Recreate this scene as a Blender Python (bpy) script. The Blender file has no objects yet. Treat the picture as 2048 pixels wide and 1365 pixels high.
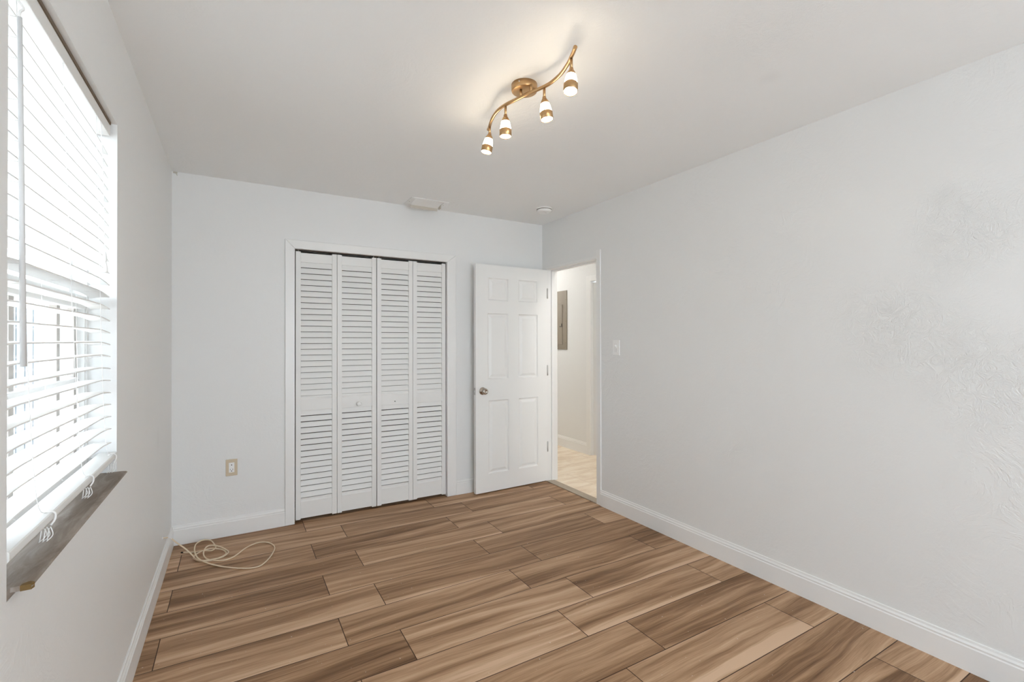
import bpy, bmesh, math, random
from mathutils import Vector, Matrix
random.seed(7)
S = bpy.context.scene
C = S.collection
PI = math.pi

# ------------------------------------------------------------------ measured place (metres)
XL, XR, YB, YR, H = -0.361, 2.5434, 3.7741, -2.30, 2.44      # left / right / back / rear wall, ceiling
CAMZ = 1.3284

# ------------------------------------------------------------------ camera
cam = bpy.data.cameras.new('camera')
co = bpy.data.objects.new('camera', cam)
C.objects.link(co)
cam.sensor_fit = 'HORIZONTAL'
cam.sensor_width = 36.0
cam.lens = 945.137 / 2048 * 36.0
cam.shift_y = -(682.5 - 677.678) / 2048
cam.clip_start = 0.02
yaw, pitch, roll = math.radians(30.29975), math.radians(0.27154), math.radians(-0.10673)
fw = Vector((math.sin(yaw) * math.cos(pitch), math.cos(yaw) * math.cos(pitch), math.sin(pitch)))
r0 = Vector((math.cos(yaw), -math.sin(yaw), 0))
u0 = r0.cross(fw)
r1 = r0 * math.cos(roll) + u0 * math.sin(roll)
u1 = u0 * math.cos(roll) - r0 * math.sin(roll)
mw = Matrix((r1, u1, -fw)).transposed().to_4x4()
mw.translation = Vector((0, 0, CAMZ))
co.matrix_world = mw
S.camera = co

# ------------------------------------------------------------------ sky, daylight, exposure
SKY = 5.2
GROUND = 4.9
w = bpy.data.worlds.new('world')
S.world = w
w.use_nodes = True
bg = w.node_tree.nodes['Background']
# hazy white sky above the horizon, sunlit pale ground below it
_n, _k = w.node_tree.nodes, w.node_tree.links
_tc = _n.new('ShaderNodeTexCoord')
_sp = _n.new('ShaderNodeSeparateXYZ')
_mr = _n.new('ShaderNodeMapRange')
_mr.inputs[1].default_value, _mr.inputs[2].default_value = -0.06, 0.06
_mx = _n.new('ShaderNodeMix')
_mx.data_type = 'RGBA'
_mx.inputs[6].default_value = (GROUND * 0.88, GROUND * 0.972, GROUND * 1.045, 1)
_mx.inputs[7].default_value = (SKY * 0.85, SKY * 0.965, SKY * 1.07, 1)
_k.new(_tc.outputs['Generated'], _sp.inputs[0])
_k.new(_sp.outputs[2], _mr.inputs[0])
_k.new(_mr.outputs[0], _mx.inputs[0])
_k.new(_mx.outputs[2], bg.inputs[0])
bg.inputs[1].default_value = 1.0
sun = bpy.data.lights.new('sun', 'SUN')
sun.energy = 18.0
sun.angle = 0.02
sun.color = (0.95, 0.98, 1.0)
so = bpy.data.objects.new('sun', sun)
C.objects.link(so)
so.rotation_euler = (math.radians(-40), math.radians(5), 0)      # high behind the end wall, never straight into a window

def portal(name, loc, rot, sx, sy):
    l = bpy.data.lights.new(name, 'AREA')
    l.shape = 'RECTANGLE'
    l.size, l.size_y = sx, sy
    l.cycles.is_portal = True
    o = bpy.data.objects.new(name, l)
    C.objects.link(o)
    o.location = loc
    o.rotation_euler = rot
portal('window_daylight_portal', (-0.57, 1.674, 1.48), (0, -PI / 2, 0), 1.22, 0.92)      # faces +X
portal('added_fill_window_portal', (1.10, YR - 0.14, 1.21), (PI / 2, 0, PI), 2.6, 2.3)   # faces +Y, at the added rear glazing
S.view_settings.view_transform = 'Standard'
S.view_settings.look = 'None'
S.view_settings.exposure = 0.23
S.view_settings.gamma = 1.0
S.view_settings.use_curve_mapping = False
S.cycles.max_bounces = 14
S.cycles.diffuse_bounces = 10
S.cycles.transparent_max_bounces = 16
S.cycles.sample_clamp_indirect = 6.0

# ------------------------------------------------------------------ materials
class NT:
    def __init__(s, name):
        s.m = bpy.data.materials.new(name)
        s.m.use_nodes = True
        s.n = s.m.node_tree.nodes
        s.l = s.m.node_tree.links
        s.b = s.n['Principled BSDF']
    def node(s, t, **kw):
        x = s.n.new(t)
        for k, v in kw.items():
            if k == 'i':
                for a, b in v.items():
                    if hasattr(b, 'is_output') or hasattr(b, 'links'):
                        s.l.new(b, x.inputs[a])
                    else:
                        x.inputs[a].default_value = b
            else:
                setattr(x, k, v)
        return x
    def math(s, op, a, b=None, c=None, clamp=False):
        x = s.n.new('ShaderNodeMath')
        x.operation = op
        x.use_clamp = clamp
        for i, v in enumerate((a, b, c)):
            if v is None:
                continue
            if isinstance(v, (int, float)):
                x.inputs[i].default_value = v
            else:
                s.l.new(v, x.inputs[i])
        return x.outputs[0]
    def coord(s):
        return s.n.new('ShaderNodeTexCoord').outputs['Object']
    def noise(s, vec, scale, detail=4, rough=0.55, dist=0.0):
        x = s.n.new('ShaderNodeTexNoise')
        s.l.new(vec, x.inputs['Vector'])
        x.inputs['Scale'].default_value = scale
        x.inputs['Detail'].default_value = detail
        x.inputs['Roughness'].default_value = rough
        x.inputs['Distortion'].default_value = dist
        return x.outputs[0]
    def mapping(s, vec, scale=(1, 1, 1), loc=(0, 0, 0)):
        x = s.n.new('ShaderNodeMapping')
        s.l.new(vec, x.inputs[0])
        x.inputs['Scale'].default_value = scale
        x.inputs['Location'].default_value = loc
        return x.outputs[0]
    def ramp(s, fac, stops):
        x = s.n.new('ShaderNodeValToRGB')
        s.l.new(fac, x.inputs[0])
        e = x.color_ramp.elements
        while len(e) < len(stops):
            e.new(0.5)
        for k, (p, c) in enumerate(stops):
            e[k].position = p
            e[k].color = (*c, 1) if len(c) == 3 else c
        return x.outputs[0]
    def mix(s, fac, a, b, mode='MIX'):
        x = s.n.new('ShaderNodeMix')
        x.data_type = 'RGBA'
        x.blend_type = mode
        for i, v in ((0, fac), (6, a), (7, b)):
            if isinstance(v, (int, float)):
                x.inputs[i].default_value = v
            elif isinstance(v, tuple):
                x.inputs[i].default_value = (*v, 1)
            else:
                s.l.new(v, x.inputs[i])
        return x.outputs[2]
    def bump(s, h, strength, dist=0.002):
        x = s.n.new('ShaderNodeBump')
        x.inputs['Strength'].default_value = strength
        x.inputs['Distance'].default_value = dist
        s.l.new(h, x.inputs['Height'])
        s.l.new(x.outputs[0], s.b.inputs['Normal'])
    def setc(s, v):
        if isinstance(v, tuple):
            s.b.inputs['Base Color'].default_value = (*v, 1)
        else:
            s.l.new(v, s.b.inputs['Base Color'])

def plain(name, col, rough=0.5, metal=0.0, noise=0.0, nscale=40, spec=None):
    t = NT(name)
    if noise:
        n = t.noise(t.coord(), nscale, 3)
        t.setc(t.mix(t.math('MULTIPLY', n, noise), col, tuple(c * 0.6 for c in col)))
    else:
        t.setc(col)
    t.b.inputs['Roughness'].default_value = rough
    t.b.inputs['Metallic'].default_value = metal
    if spec is not None:
        t.b.inputs['Specular IOR Level'].default_value = spec
    return t.m

def paint(name, col, rough, spots=(), strength=0.5, ridges=0.6, rough_spots=()):
    """hand-trowelled plaster under satin paint; spots = faint roller patches (x,y,z,radius)"""
    t = NT(name)
    v = t.coord()
    fine = t.noise(v, 95, 3, 0.6)
    warp = t.noise(v, 5.0, 5, 0.65, 1.2)
    ridge = t.math('ABSOLUTE', t.math('SUBTRACT', warp, 0.5))
    ridge = t.math('SUBTRACT', 1.0, t.math('MULTIPLY', ridge, 14.0, clamp=True))
    patch = t.math('MULTIPLY', t.math('SUBTRACT', t.noise(v, 1.3, 2), 0.5), 5.0, clamp=True)
    mid = t.noise(v, 22, 4, 0.6)
    h = t.math('ADD', t.math('MULTIPLY', fine, 0.22), t.math('MULTIPLY', mid, 0.55))
    h = t.math('ADD', h, t.math('MULTIPLY', t.math('MULTIPLY', ridge, patch), ridges))
    for (x, y, z, r) in rough_spots:                        # coarser trowel work in a few places
        d = t.node('ShaderNodeVectorMath', operation='DISTANCE')
        t.l.new(v, d.inputs[0])
        d.inputs[1].default_value = (x, y, z)
        k = t.math('SUBTRACT', 1.25, t.math('DIVIDE', d.outputs['Value'], r), clamp=True)
        tr = t.noise(v, 17, 5, 0.7, 1.8)
        tr = t.math('ABSOLUTE', t.math('SUBTRACT', tr, 0.5))
        tr = t.math('SUBTRACT', 1.0, t.math('MULTIPLY', tr, 9.0, clamp=True))
        h = t.math('ADD', h, t.math('MULTIPLY', t.math('MULTIPLY', tr, k), 0.55))
    t.bump(h, strength, 0.0035)
    c = None
    for (x, y, z, r) in spots:
        d = t.node('ShaderNodeVectorMath', operation='DISTANCE')
        t.l.new(v, d.inputs[0])
        d.inputs[1].default_value = (x, y, z)
        f = t.math('SUBTRACT', 1.0, t.math('SMOOTH_MIN', t.math('DIVIDE', d.outputs['Value'], r), 1.0, 0.3), clamp=True)
        f = t.math('MULTIPLY', f, 0.35, clamp=True)
        c = t.mix(f, c if c is not None else col, tuple(k * 0.86 for k in col))
    t.setc(c if c is not None else col)
    t.b.inputs['Roughness'].default_value = rough
    return t.m

def floor_material():
    t = NT('wood_look_plank_tile')
    v = t.coord()
    sep = t.node('ShaderNodeSeparateXYZ')
    t.l.new(v, sep.inputs[0])
    x, y = sep.outputs[0], sep.outputs[1]
    P, L = 0.2385, 0.9432
    rv = t.math('DIVIDE', t.math('SUBTRACT', 3.574 + 40 * P, y), P)
    row = t.math('FLOOR', rv)
    fy = t.math('FRACT', rv)
    par = t.math('MODULO', row, 2.0)                       # 0 -> joints at .653, 1 -> joints at .4245
    off = t.math('ADD', 0.653 - 20 * L, t.math('MULTIPLY', par, 0.4245 - 0.653))
    cv = t.math('DIVIDE', t.math('SUBTRACT', x, off), L)
    colm = t.math('FLOOR', cv)
    fx = t.math('FRACT', cv)
    cell = t.node('ShaderNodeCombineXYZ')
    t.l.new(row, cell.inputs[0]); t.l.new(colm, cell.inputs[1])
    wn = t.node('ShaderNodeTexWhiteNoise', noise_dimensions='3D')
    t.l.new(cell.outputs[0], wn.inputs['Vector'])
    rs = t.node('ShaderNodeSeparateColor')
    t.l.new(wn.outputs['Color'], rs.inputs[0])
    ra, rb, rc = rs.outputs[0], rs.outputs[1], rs.outputs[2]
    # grain coordinates: long in x, unique to each plank
    sl = t.math('MULTIPLY', t.math('SUBTRACT', rc, 0.5), 0.10)
    gx = t.math('ADD', x, t.math('MULTIPLY', ra, 61.0))
    gy = t.math('ADD', t.math('ADD', y, t.math('MULTIPLY', rb, 37.0)), t.math('MULTIPLY', x, sl))
    def vec(sx, sy, zz):
        c = t.node('ShaderNodeCombineXYZ')
        t.l.new(t.math('MULTIPLY', gx, sx), c.inputs[0])
        t.l.new(t.math('MULTIPLY', gy, sy), c.inputs[1])
        c.inputs[2].default_value = zz
        return c.outputs[0]
    warp = t.math('MULTIPLY', t.math('SUBTRACT', t.noise(vec(1.5, 4.0, 3.0), 1.0, 2), 0.5), 0.075)
    gy = t.math('ADD', gy, warp)
    broad = t.noise(vec(0.6, 13.0, 0.0), 1.0, 3, 0.55, 0.35)
    mid = t.noise(vec(1.5, 42.0, 5.0), 1.0, 4, 0.6, 0.3)
    fine = t.noise(vec(6.0, 240.0, 9.0), 1.0, 3, 0.6)
    # pale sapwood along one edge of most planks
    edge = t.math('MULTIPLY', t.math('SUBTRACT', t.math('ADD', fy, t.math('MULTIPLY', broad, 0.6)), 1.10), 4.5, clamp=True)
    edge = t.math('MULTIPLY', edge, t.math('GREATER_THAN', rc, 0.25))
    g = t.math('ADD', t.math('MULTIPLY', broad, 0.95), t.math('MULTIPLY', mid, 0.46))
    g = t.math('ADD', g, t.math('MULTIPLY', t.math('SUBTRACT', fine, 0.5), 0.34))
    g = t.math('ADD', g, t.math('MULTIPLY', t.math('SUBTRACT', ra, 0.5), 0.16))
    g = t.math('ADD', g, t.math('MULTIPLY', edge, 0.20))
    col = t.ramp(g, [(0.40, (0.120, 0.060, 0.029)), (0.55, (0.225, 0.123, 0.062)), (0.69, (0.365, 0.218, 0.122)),
                     (0.83, (0.51, 0.328, 0.200)), (1.0, (0.66, 0.455, 0.305))])
    # small knots
    kn = t.noise(vec(5.0, 26.0, 14.0), 1.0, 2)
    kn = t.math('MULTIPLY', t.math('SUBTRACT', kn, 0.765), 10.0, clamp=True)
    col = t.mix(t.math('MULTIPLY', kn, 0.75), col, (0.075, 0.038, 0.02))
    # grout
    gap = 0.0019
    ey = t.math('MULTIPLY', t.math('MINIMUM', fy, t.math('SUBTRACT', 1.0, fy)), P)
    ex = t.math('MULTIPLY', t.math('MINIMUM', fx, t.math('SUBTRACT', 1.0, fx)), L)
    m = t.math('MINIMUM', ex, ey)
    isgap = t.math('LESS_THAN', m, gap)
    col = t.mix(isgap, col, (0.050, 0.022, 0.010))
    # specks of dust
    sp = t.noise(v, 90, 0)
    sp = t.math('GREATER_THAN', sp, 0.862)
    col = t.mix(t.math('MULTIPLY', sp, 0.6), col, (0.75, 0.7, 0.64))
    t.setc(col)
    hgt = t.math('ADD', t.math('MULTIPLY', t.math('DIVIDE', m, 0.004), 1.0, clamp=True), t.math('MULTIPLY', fine, 0.08))
    t.bump(hgt, 0.35, 0.0015)
    t.b.inputs['Roughness'].default_value = 0.48
    t.b.inputs['Specular IOR Level'].default_value = 0.2
    return t.m

def travertine():
    t = NT('travertine_tile')
    v = t.coord()
    n = t.noise(t.mapping(v, (1.5, 5, 1)), 2.2, 6, 0.62, 0.6)
    c = t.ramp(n, [(0.35, (0.68, 0.54, 0.40)), (0.52, (0.79, 0.67, 0.52)), (0.68, (0.87, 0.78, 0.65))])
    br = t.node('ShaderNodeTexBrick', offset=0.5)
    t.l.new(t.mapping(v, (1, 1, 1), (0.15, 0.2, 0)), br.inputs['Vector'])
    br.inputs['Scale'].default_value = 1.0
    br.inputs['Brick Width'].default_value = 0.6
    br.inputs['Row Height'].default_value = 0.4
    br.inputs['Mortar Size'].default_value = 0.003
    c = t.mix(br.outputs['Fac'], c, (0.62, 0.50, 0.37))
    t.setc(c)
    t.b.inputs['Roughness'].default_value = 0.35
    return t.m

def marble():
    t = NT('taupe_marble')
    v = t.coord()
    n = t.noise(t.mapping(v, (16, 3.0, 10)), 1.6, 6, 0.65, 0.8)
    c = t.ramp(n, [(0.30, (0.155, 0.118, 0.092)), (0.5, (0.245, 0.20, 0.165)), (0.72, (0.38, 0.335, 0.295))])
    t.setc(c)
    t.b.inputs['Roughness'].default_value = 0.5
    t.b.inputs['Specular IOR Level'].default_value = 0.25
    return t.m

def glass():
    m = bpy.data.materials.new('window_glass')
    m.use_nodes = True
    nt = m.node_tree
    nt.nodes.clear()
    o = nt.nodes.new('ShaderNodeOutputMaterial')
    mx = nt.nodes.new('ShaderNodeMixShader')
    tr = nt.nodes.new('ShaderNodeBsdfTransparent')
    gl = nt.nodes.new('ShaderNodeBsdfGlossy')
    fr = nt.nodes.new('ShaderNodeFresnel')
    fr.inputs[0].default_value = 1.35
    tr.inputs[0].default_value = (0.97, 0.97, 0.97, 1)
    gl.inputs['Roughness'].default_value = 0.02
    ge = nt.nodes.new('ShaderNodeNewGeometry')
    inv = nt.nodes.new('ShaderNodeMath'); inv.operation = 'SUBTRACT'; inv.inputs[0].default_value = 1.0
    mu = nt.nodes.new('ShaderNodeMath'); mu.operation = 'MULTIPLY'
    nt.links.new(ge.outputs['Backfacing'], inv.inputs[1])          # reflect at the entry face only: a thin sheet bends nothing
    nt.links.new(fr.outputs[0], mu.inputs[0]); nt.links.new(inv.outputs[0], mu.inputs[1])
    nt.links.new(mu.outputs[0], mx.inputs[0])
    nt.links.new(tr.outputs[0], mx.inputs[1])
    nt.links.new(gl.outputs[0], mx.inputs[2])
    nt.links.new(mx.outputs[0], o.inputs[0])
    return m

def slat_material():
    t = NT('white_blind_slat')
    t.setc((0.90, 0.90, 0.89))
    t.b.inputs['Roughness'].default_value = 0.45
    tl = t.n.new('ShaderNodeBsdfTranslucent')
    tl.inputs[0].default_value = (0.9, 0.9, 0.88, 1)
    mx = t.n.new('ShaderNodeMixShader')
    mx.inputs[0].default_value = 0.02
    t.l.new(t.b.outputs[0], mx.inputs[1])
    t.l.new(tl.outputs[0], mx.inputs[2])
    t.l.new(mx.outputs[0], t.n['Material Output'].inputs[0])
    return t.m

def emitter(name, col, strength):
    m = bpy.data.materials.new(name)
    m.use_nodes = True
    b = m.node_tree.nodes['Principled BSDF']
    b.inputs['Base Color'].default_value = (0.9, 0.88, 0.82, 1)
    b.inputs['Roughness'].default_value = 0.3
    b.inputs['Emission Color'].default_value = (*col, 1)
    b.inputs['Emission Strength'].default_value = strength
    return m

def brushed_brass():
    t = NT('antique_brass')
    n = t.noise(t.mapping(t.coord(), (30, 30, 220)), 1.0, 3)
    t.setc(t.mix(n, (0.47, 0.285, 0.135), (0.62, 0.41, 0.215)))
    t.b.inputs['Metallic'].default_value = 1.0
    t.b.inputs['Roughness'].default_value = 0.36
    return t.m

WHITE = (0.795, 0.80, 0.795)
M = dict(
    wall_l=paint('wall_paint_left', WHITE, 0.45, [(XL, 3.16, 0.80, 0.09)], 0.4, 0.3),
    wall_r=paint('wall_paint_right', WHITE, 0.32, [(XR, 0.78, 1.93, 0.06)], 0.6, 0.4, [(XR, 0.98, 1.36, 0.30), (XR, 0.72, 1.78, 0.20), (XR, 0.62, 1.15, 0.25)]),
    wall=paint('wall_paint', WHITE, 0.5, (), 0.35, 0.25),
    ceil=paint('ceiling_paint', (0.885, 0.895, 0.895), 0.6, [(1.95, 1.17, H, 0.06)], 0.4, 0.4, [(1.0, 1.12, H, 0.30), (1.62, 1.0, H, 0.30)]),
    trim=plain('trim_paint', (0.83, 0.83, 0.82), 0.32),
    door=plain('door_paint', (0.84, 0.84, 0.825), 0.34),
    louver=plain('louver_paint', (0.80, 0.80, 0.785), 0.45),
    floor=floor_material(), trav=travertine(), marble=marble(), glass=glass(), slat=slat_material(),
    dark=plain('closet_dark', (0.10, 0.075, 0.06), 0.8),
    black=plain('black_hole', (0.012, 0.011, 0.01), 0.8),
    thresh=plain('stone_threshold', (0.42, 0.345, 0.265), 0.45, 0, 0.6, 30),
    nickel=plain('satin_nickel', (0.46, 0.41, 0.36), 0.24, 1.0),
    steel=plain('hinge_steel', (0.56, 0.55, 0.53), 0.42, 0.6),
    brass=brushed_brass(),
    lamp=emitter('lit_frosted_glass', (1.0, 0.85, 0.64), 26.0),
    bulb=emitter('lit_bulb_face', (1.0, 0.88, 0.70), 85.0),
    hall_fill=emitter('hall_fill_glow', (1.0, 0.965, 0.93), 56.0),  # glow of the added, unseen hallway domes
    cream=plain('cream_plastic', (0.62, 0.52, 0.38), 0.4),
    cordm=plain('cream_cord', (0.78, 0.65, 0.48), 0.45),
    plastic=plain('white_plastic', (0.87, 0.87, 0.86), 0.3),
    oldplastic=plain('yellowed_plastic', (0.56, 0.52, 0.455), 0.5),
    blindwhite=plain('blind_white', (0.80, 0.80, 0.785), 0.38),
    wand=plain('wand_grey_white', (0.70, 0.70, 0.70), 0.3),
    brown=plain('gap_shade_and_screw_brown', (0.20, 0.15, 0.105), 0.8, 0, 0.4, 60),  # paints the shaded headrail gaps, also colours the breaker panel screws
    chip=plain('chipped_brown', (0.20, 0.115, 0.03), 0.7, 0, 0.8, 120),
    alu=plain('aluminium_frame', (0.40, 0.37, 0.34), 0.4, 0.3),
    white_alu=plain('white_frame', (0.78, 0.78, 0.77), 0.4),
    panel=plain('breaker_tan', (0.245, 0.205, 0.155), 0.5, 0, 0.2, 14),
    panel2=plain('breaker_tan_door', (0.26, 0.217, 0.165), 0.45, 0, 0.2, 14),
    concrete=plain('outdoor_concrete', (0.55, 0.54, 0.52), 0.8, 0, 0.3, 6),
    stucco=plain('outdoor_stucco', (0.70, 0.70, 0.69), 0.8, 0, 0.1, 20),
    vinyl=plain('pale_vinyl', (0.135, 0.155, 0.172), 0.5),
    vinylpost=plain('white_vinyl', (0.85, 0.86, 0.87), 0.5),
)

# ------------------------------------------------------------------ mesh helpers
def box(bm, x0, x1, y0, y1, z0, z1, bev=0.0, seg=2):
    t = bmesh.new()
    vs = [t.verts.new((x, y, z)) for x in (x0, x1) for y in (y0, y1) for z in (z0, z1)]
    for f in ((0, 1, 3, 2), (4, 6, 7, 5), (0, 4, 5, 1), (2, 3, 7, 6), (0, 2, 6, 4), (1, 5, 7, 3)):
        t.faces.new([vs[i] for i in f])
    if bev:
        bmesh.ops.bevel(t, geom=t.edges[:], offset=bev, segments=seg, affect='EDGES', profile=0.5)
    merge(bm, t)

def merge(bm, t, mat=None):
    if mat is not None:
        t.transform(mat)
    me = bpy.data.meshes.new('tmp')
    t.to_mesh(me)
    bm.from_mesh(me)
    bpy.data.meshes.remove(me)
    t.free()

def tube(bm, pts, r, n=10, cap=True):
    pts = [Vector(p) for p in pts]
    rings = []
    prev = None
    for i, p in enumerate(pts):
        d = (pts[min(i + 1, len(pts) - 1)] - pts[max(i - 1, 0)])
        if d.length < 1e-9:
            d = Vector((0, 0, 1))
        d.normalize()
        if prev is None:
            a = d.orthogonal().normalized()
        else:
            a = (prev - d * prev.dot(d))
            a = a.normalized() if a.length > 1e-6 else d.orthogonal().normalized()
        prev = a
        b = d.cross(a)
        rr = r[i] if isinstance(r, (list, tuple)) else r
        rings.append([bm.verts.new(p + a * math.cos(2 * PI * k / n) * rr + b * math.sin(2 * PI * k / n) * rr) for k in range(n)])
    for q, s in zip(rings, rings[1:]):
        for k in range(n):
            f = bm.faces.new((q[k], q[(k + 1) % n], s[(k + 1) % n], s[k]))
            f.smooth = True
    if cap:
        bm.faces.new(rings[0][::-1])
        bm.faces.new(rings[-1])

def lathe(bm, prof, mat=None, n=32, smooth=True):
    """prof: (radius, height) pairs about +Z"""
    t = bmesh.new()
    rings = []
    for r, z in prof:
        if r < 1e-6:
            rings.append([t.verts.new((0, 0, z))])
        else:
            rings.append([t.verts.new((r * math.cos(2 * PI * k / n), r * math.sin(2 * PI * k / n), z)) for k in range(n)])
    for a, b in zip(rings, rings[1:]):
        for k in range(n):
            k2 = (k + 1) % n
            if len(a) == 1 and len(b) == 1:
                continue
            if len(a) == 1:
                f = t.faces.new((a[0], b[k2], b[k]))
            elif len(b) == 1:
                f = t.faces.new((a[k], a[k2], b[0]))
            else:
                f = t.faces.new((a[k], a[k2], b[k2], b[k]))
            f.smooth = smooth
    bmesh.ops.recalc_face_normals(t, faces=t.faces[:])
    merge(bm, t, mat)

def prism(bm, poly, fn, a, b):
    """extrude 2-D polygon; fn(u, v, t) -> xyz, t from a to b"""
    t = bmesh.new()
    A = [t.verts.new(fn(u, v, a)) for u, v in poly]
    B = [t.verts.new(fn(u, v, b)) for u, v in poly]
    n = len(poly)
    for i in range(n):
        t.faces.new((A[i], A[(i + 1) % n], B[(i + 1) % n], B[i]))
    t.faces.new(A[::-1])
    t.faces.new(B)
    bmesh.ops.recalc_face_normals(t, faces=t.faces[:])
    merge(bm, t)

def smooth_path(pts, sub=6):
    pts = [Vector(p) for p in pts]
    out = []
    for i in range(len(pts) - 1):
        p0 = pts[max(i - 1, 0)]; p1 = pts[i]; p2 = pts[i + 1]; p3 = pts[min(i + 2, len(pts) - 1)]
        for k in range(sub):
            s = k / sub
            out.append(0.5 * ((2 * p1) + (p2 - p0) * s + (2 * p0 - 5 * p1 + 4 * p2 - p3) * s * s + (3 * p1 - p0 - 3 * p2 + p3) * s ** 3))
    out.append(pts[-1])
    return out

def world_base(o):
    v = Vector((0, 0, 0))
    while o is not None:
        v += o.location
        o = o.parent
    return v

def obj(name, bm, mat, parent=None, at=None):
    """link bm as one mesh; coordinates in bm are world ones, the object's origin goes to `at` (top level) or to its parent's origin"""
    base = world_base(parent) if parent else Vector(at or (0, 0, 0))
    if base.length > 0:
        bmesh.ops.translate(bm, verts=bm.verts[:], vec=-base)
    me = bpy.data.meshes.new(name)
    bm.to_mesh(me)
    bm.free()
    me.materials.append(M[mat])
    o = bpy.data.objects.new(name, me)
    C.objects.link(o)
    if parent:
        o.parent = parent
    else:
        o.location = base
    return o

def tag(o, label, cat, group=None, kind=None):
    o['label'] = label
    o['category'] = cat
    if group:
        o['group'] = group
    if kind:
        o['kind'] = kind
    return o

def thing(name, label, cat, loc, kind=None, group=None):
    o = bpy.data.objects.new(name, None)
    o.empty_display_size = 0.05
    C.objects.link(o)
    o.location = loc
    return tag(o, label, cat, group, kind)

def B(*boxes):
    bm = bmesh.new()
    for b in boxes:
        box(bm, *b)
    return bm

def struct(name, bm, mat, label, cat):
    return tag(obj(name, bm, mat), label, cat, kind='structure')

# ------------------------------------------------------------------ room shell
WY0, WY1, WZ0, WZ1 = 1.212, 2.135, 0.852, 2.092        # window opening in the left wall
DY0, DY1, DZ = 2.930, 3.708, 2.018                     # doorway in the right wall
CX0, CX1, CZ = 0.370, 1.5585, 2.004                    # closet opening in the back wall
RX0, RX1, RZ0, RZ1 = -0.05, 2.40, 0.06, 2.33            # added fill opening in the unseen rear wall
TL, TR, TB = 0.20, 0.115, 0.115                        # wall thicknesses

struct('floor', B((XL - TL, XR + 0.02, YR - 0.12, YB + 0.75, -0.08, 0.0)), 'floor',
       'brown wood-look plank tile floor of the empty bedroom', 'floor')
struct('ceiling', B((XL - TL, XR + TR, YR - 0.12, YB + 0.8, H, H + 0.1)), 'ceil',
       'white textured ceiling above the track light', 'ceiling')
struct('wall_left', B((XL - TL, XL, YR - 0.12, WY0, 0, H), (XL - TL, XL, WY1, YB + TB, 0, H),
                      (XL - TL, XL, WY0, WY1, 0, WZ0), (XL - TL, XL, WY0, WY1, WZ1, H)), 'wall_l',
       'white plaster wall on the left around the window', 'wall')
struct('wall_right', B((XR, XR + TR, YR - 0.12, DY0, 0, H), (XR, XR + TR, DY1, YB + TB, 0, H),
                       (XR, XR + TR, DY0, DY1, DZ, H)), 'wall_r',
       'large bare white plaster wall on the right with the light switch', 'wall')
struct('wall_back', B((XL, CX0, YB, YB + TB, 0, H), (CX1, XR, YB, YB + TB, 0, H), (CX0, CX1, YB, YB + TB, CZ, H)), 'wall',
       'white end wall around the louvered closet', 'wall')
struct('wall_rear', B((XL - TL, RX0, YR - 0.12, YR, 0, H), (RX1, XR + TR, YR - 0.12, YR, 0, H),
                      (RX0, RX1, YR - 0.12, YR, 0, RZ0), (RX0, RX1, YR - 0.12, YR, RZ1, H)), 'wall',
       'white wall behind the viewer with an added fill window', 'wall')
# closet interior
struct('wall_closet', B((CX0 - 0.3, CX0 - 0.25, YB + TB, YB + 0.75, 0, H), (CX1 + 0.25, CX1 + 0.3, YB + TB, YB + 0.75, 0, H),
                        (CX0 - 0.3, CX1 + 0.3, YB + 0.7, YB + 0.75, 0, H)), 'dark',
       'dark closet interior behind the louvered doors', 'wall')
# hallway beyond the door
HX = 3.552
struct('floor_hallway', B((XR + 0.02, HX + 0.2, 1.6, 6.0, -0.08, 0.0)), 'trav',
       'beige travertine tile floor of the hallway beyond the doorway', 'floor')
struct('ceiling_hallway', B((XR + TR, HX + 0.2, 1.6, 6.0, H, H + 0.1)), 'ceil', 'hallway ceiling beyond the doorway', 'ceiling')
HDY0, HDY1, HDZ = 3.50, 4.262, 2.015
struct('wall_hallway', B((HX, HX + 0.12, 1.6, HDY0, 0, H), (HX, HX + 0.12, HDY1, 6.0, 0, H), (HX, HX + 0.12, HDY0, HDY1, HDZ, H)), 'wall',
       'white hallway wall carrying the breaker panel', 'wall')
struct('wall_hallway_ends', B((XR + TR, HX + 0.2, 1.5, 1.6, 0, H), (XR + TR, HX + 0.2, 6.0, 6.1, 0, H), (XR, XR + TR, YB + TB, 6.0, 0, H)), 'wall',
       'white walls closing the hallway out of sight', 'wall')

# baseboards: profile (distance from wall, height)
BP = [(0, 0), (0.014, 0), (0.014, 0.096), (0.0105, 0.1005), (0.0115, 0.108), (0.0065, 0.116), (0.0055, 0.1245), (0.003, 0.1265), (0, 0.1265)]
bm = bmesh.new(); prism(bm, BP, lambda u, v, t: (XL + u, t, v), YR, YB)
struct('baseboard_left', bm, 'trim', 'white moulded baseboard under the window wall', 'baseboard')
bm = bmesh.new(); prism(bm, BP, lambda u, v, t: (XR - u, t, v), YR, DY0 - 0.001)
struct('baseboard_right', bm, 'trim', 'long white moulded baseboard along the bare right wall', 'baseboard')
bm = bmesh.new(); prism(bm, BP, lambda u, v, t: (t, YB - u, v), XL + 0.0, 0.3055)
struct('baseboard_back', bm, 'trim', 'white baseboard between the left corner and the closet casing', 'baseboard')
bm = bmesh.new(); prism(bm, BP, lambda u, v, t: (t, YB - u, v), 1.6405, XR)
struct('baseboard_back_right', bm, 'trim', 'short white baseboard between closet casing and open door', 'baseboard')
bm = bmesh.new(); prism(bm, BP, lambda u, v, t: (HX - u, t, v * 1.05), 4.331, 6.0)
struct('baseboard_hallway', bm, 'trim', 'white baseboard below the breaker panel in the hallway', 'baseboard')

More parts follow.
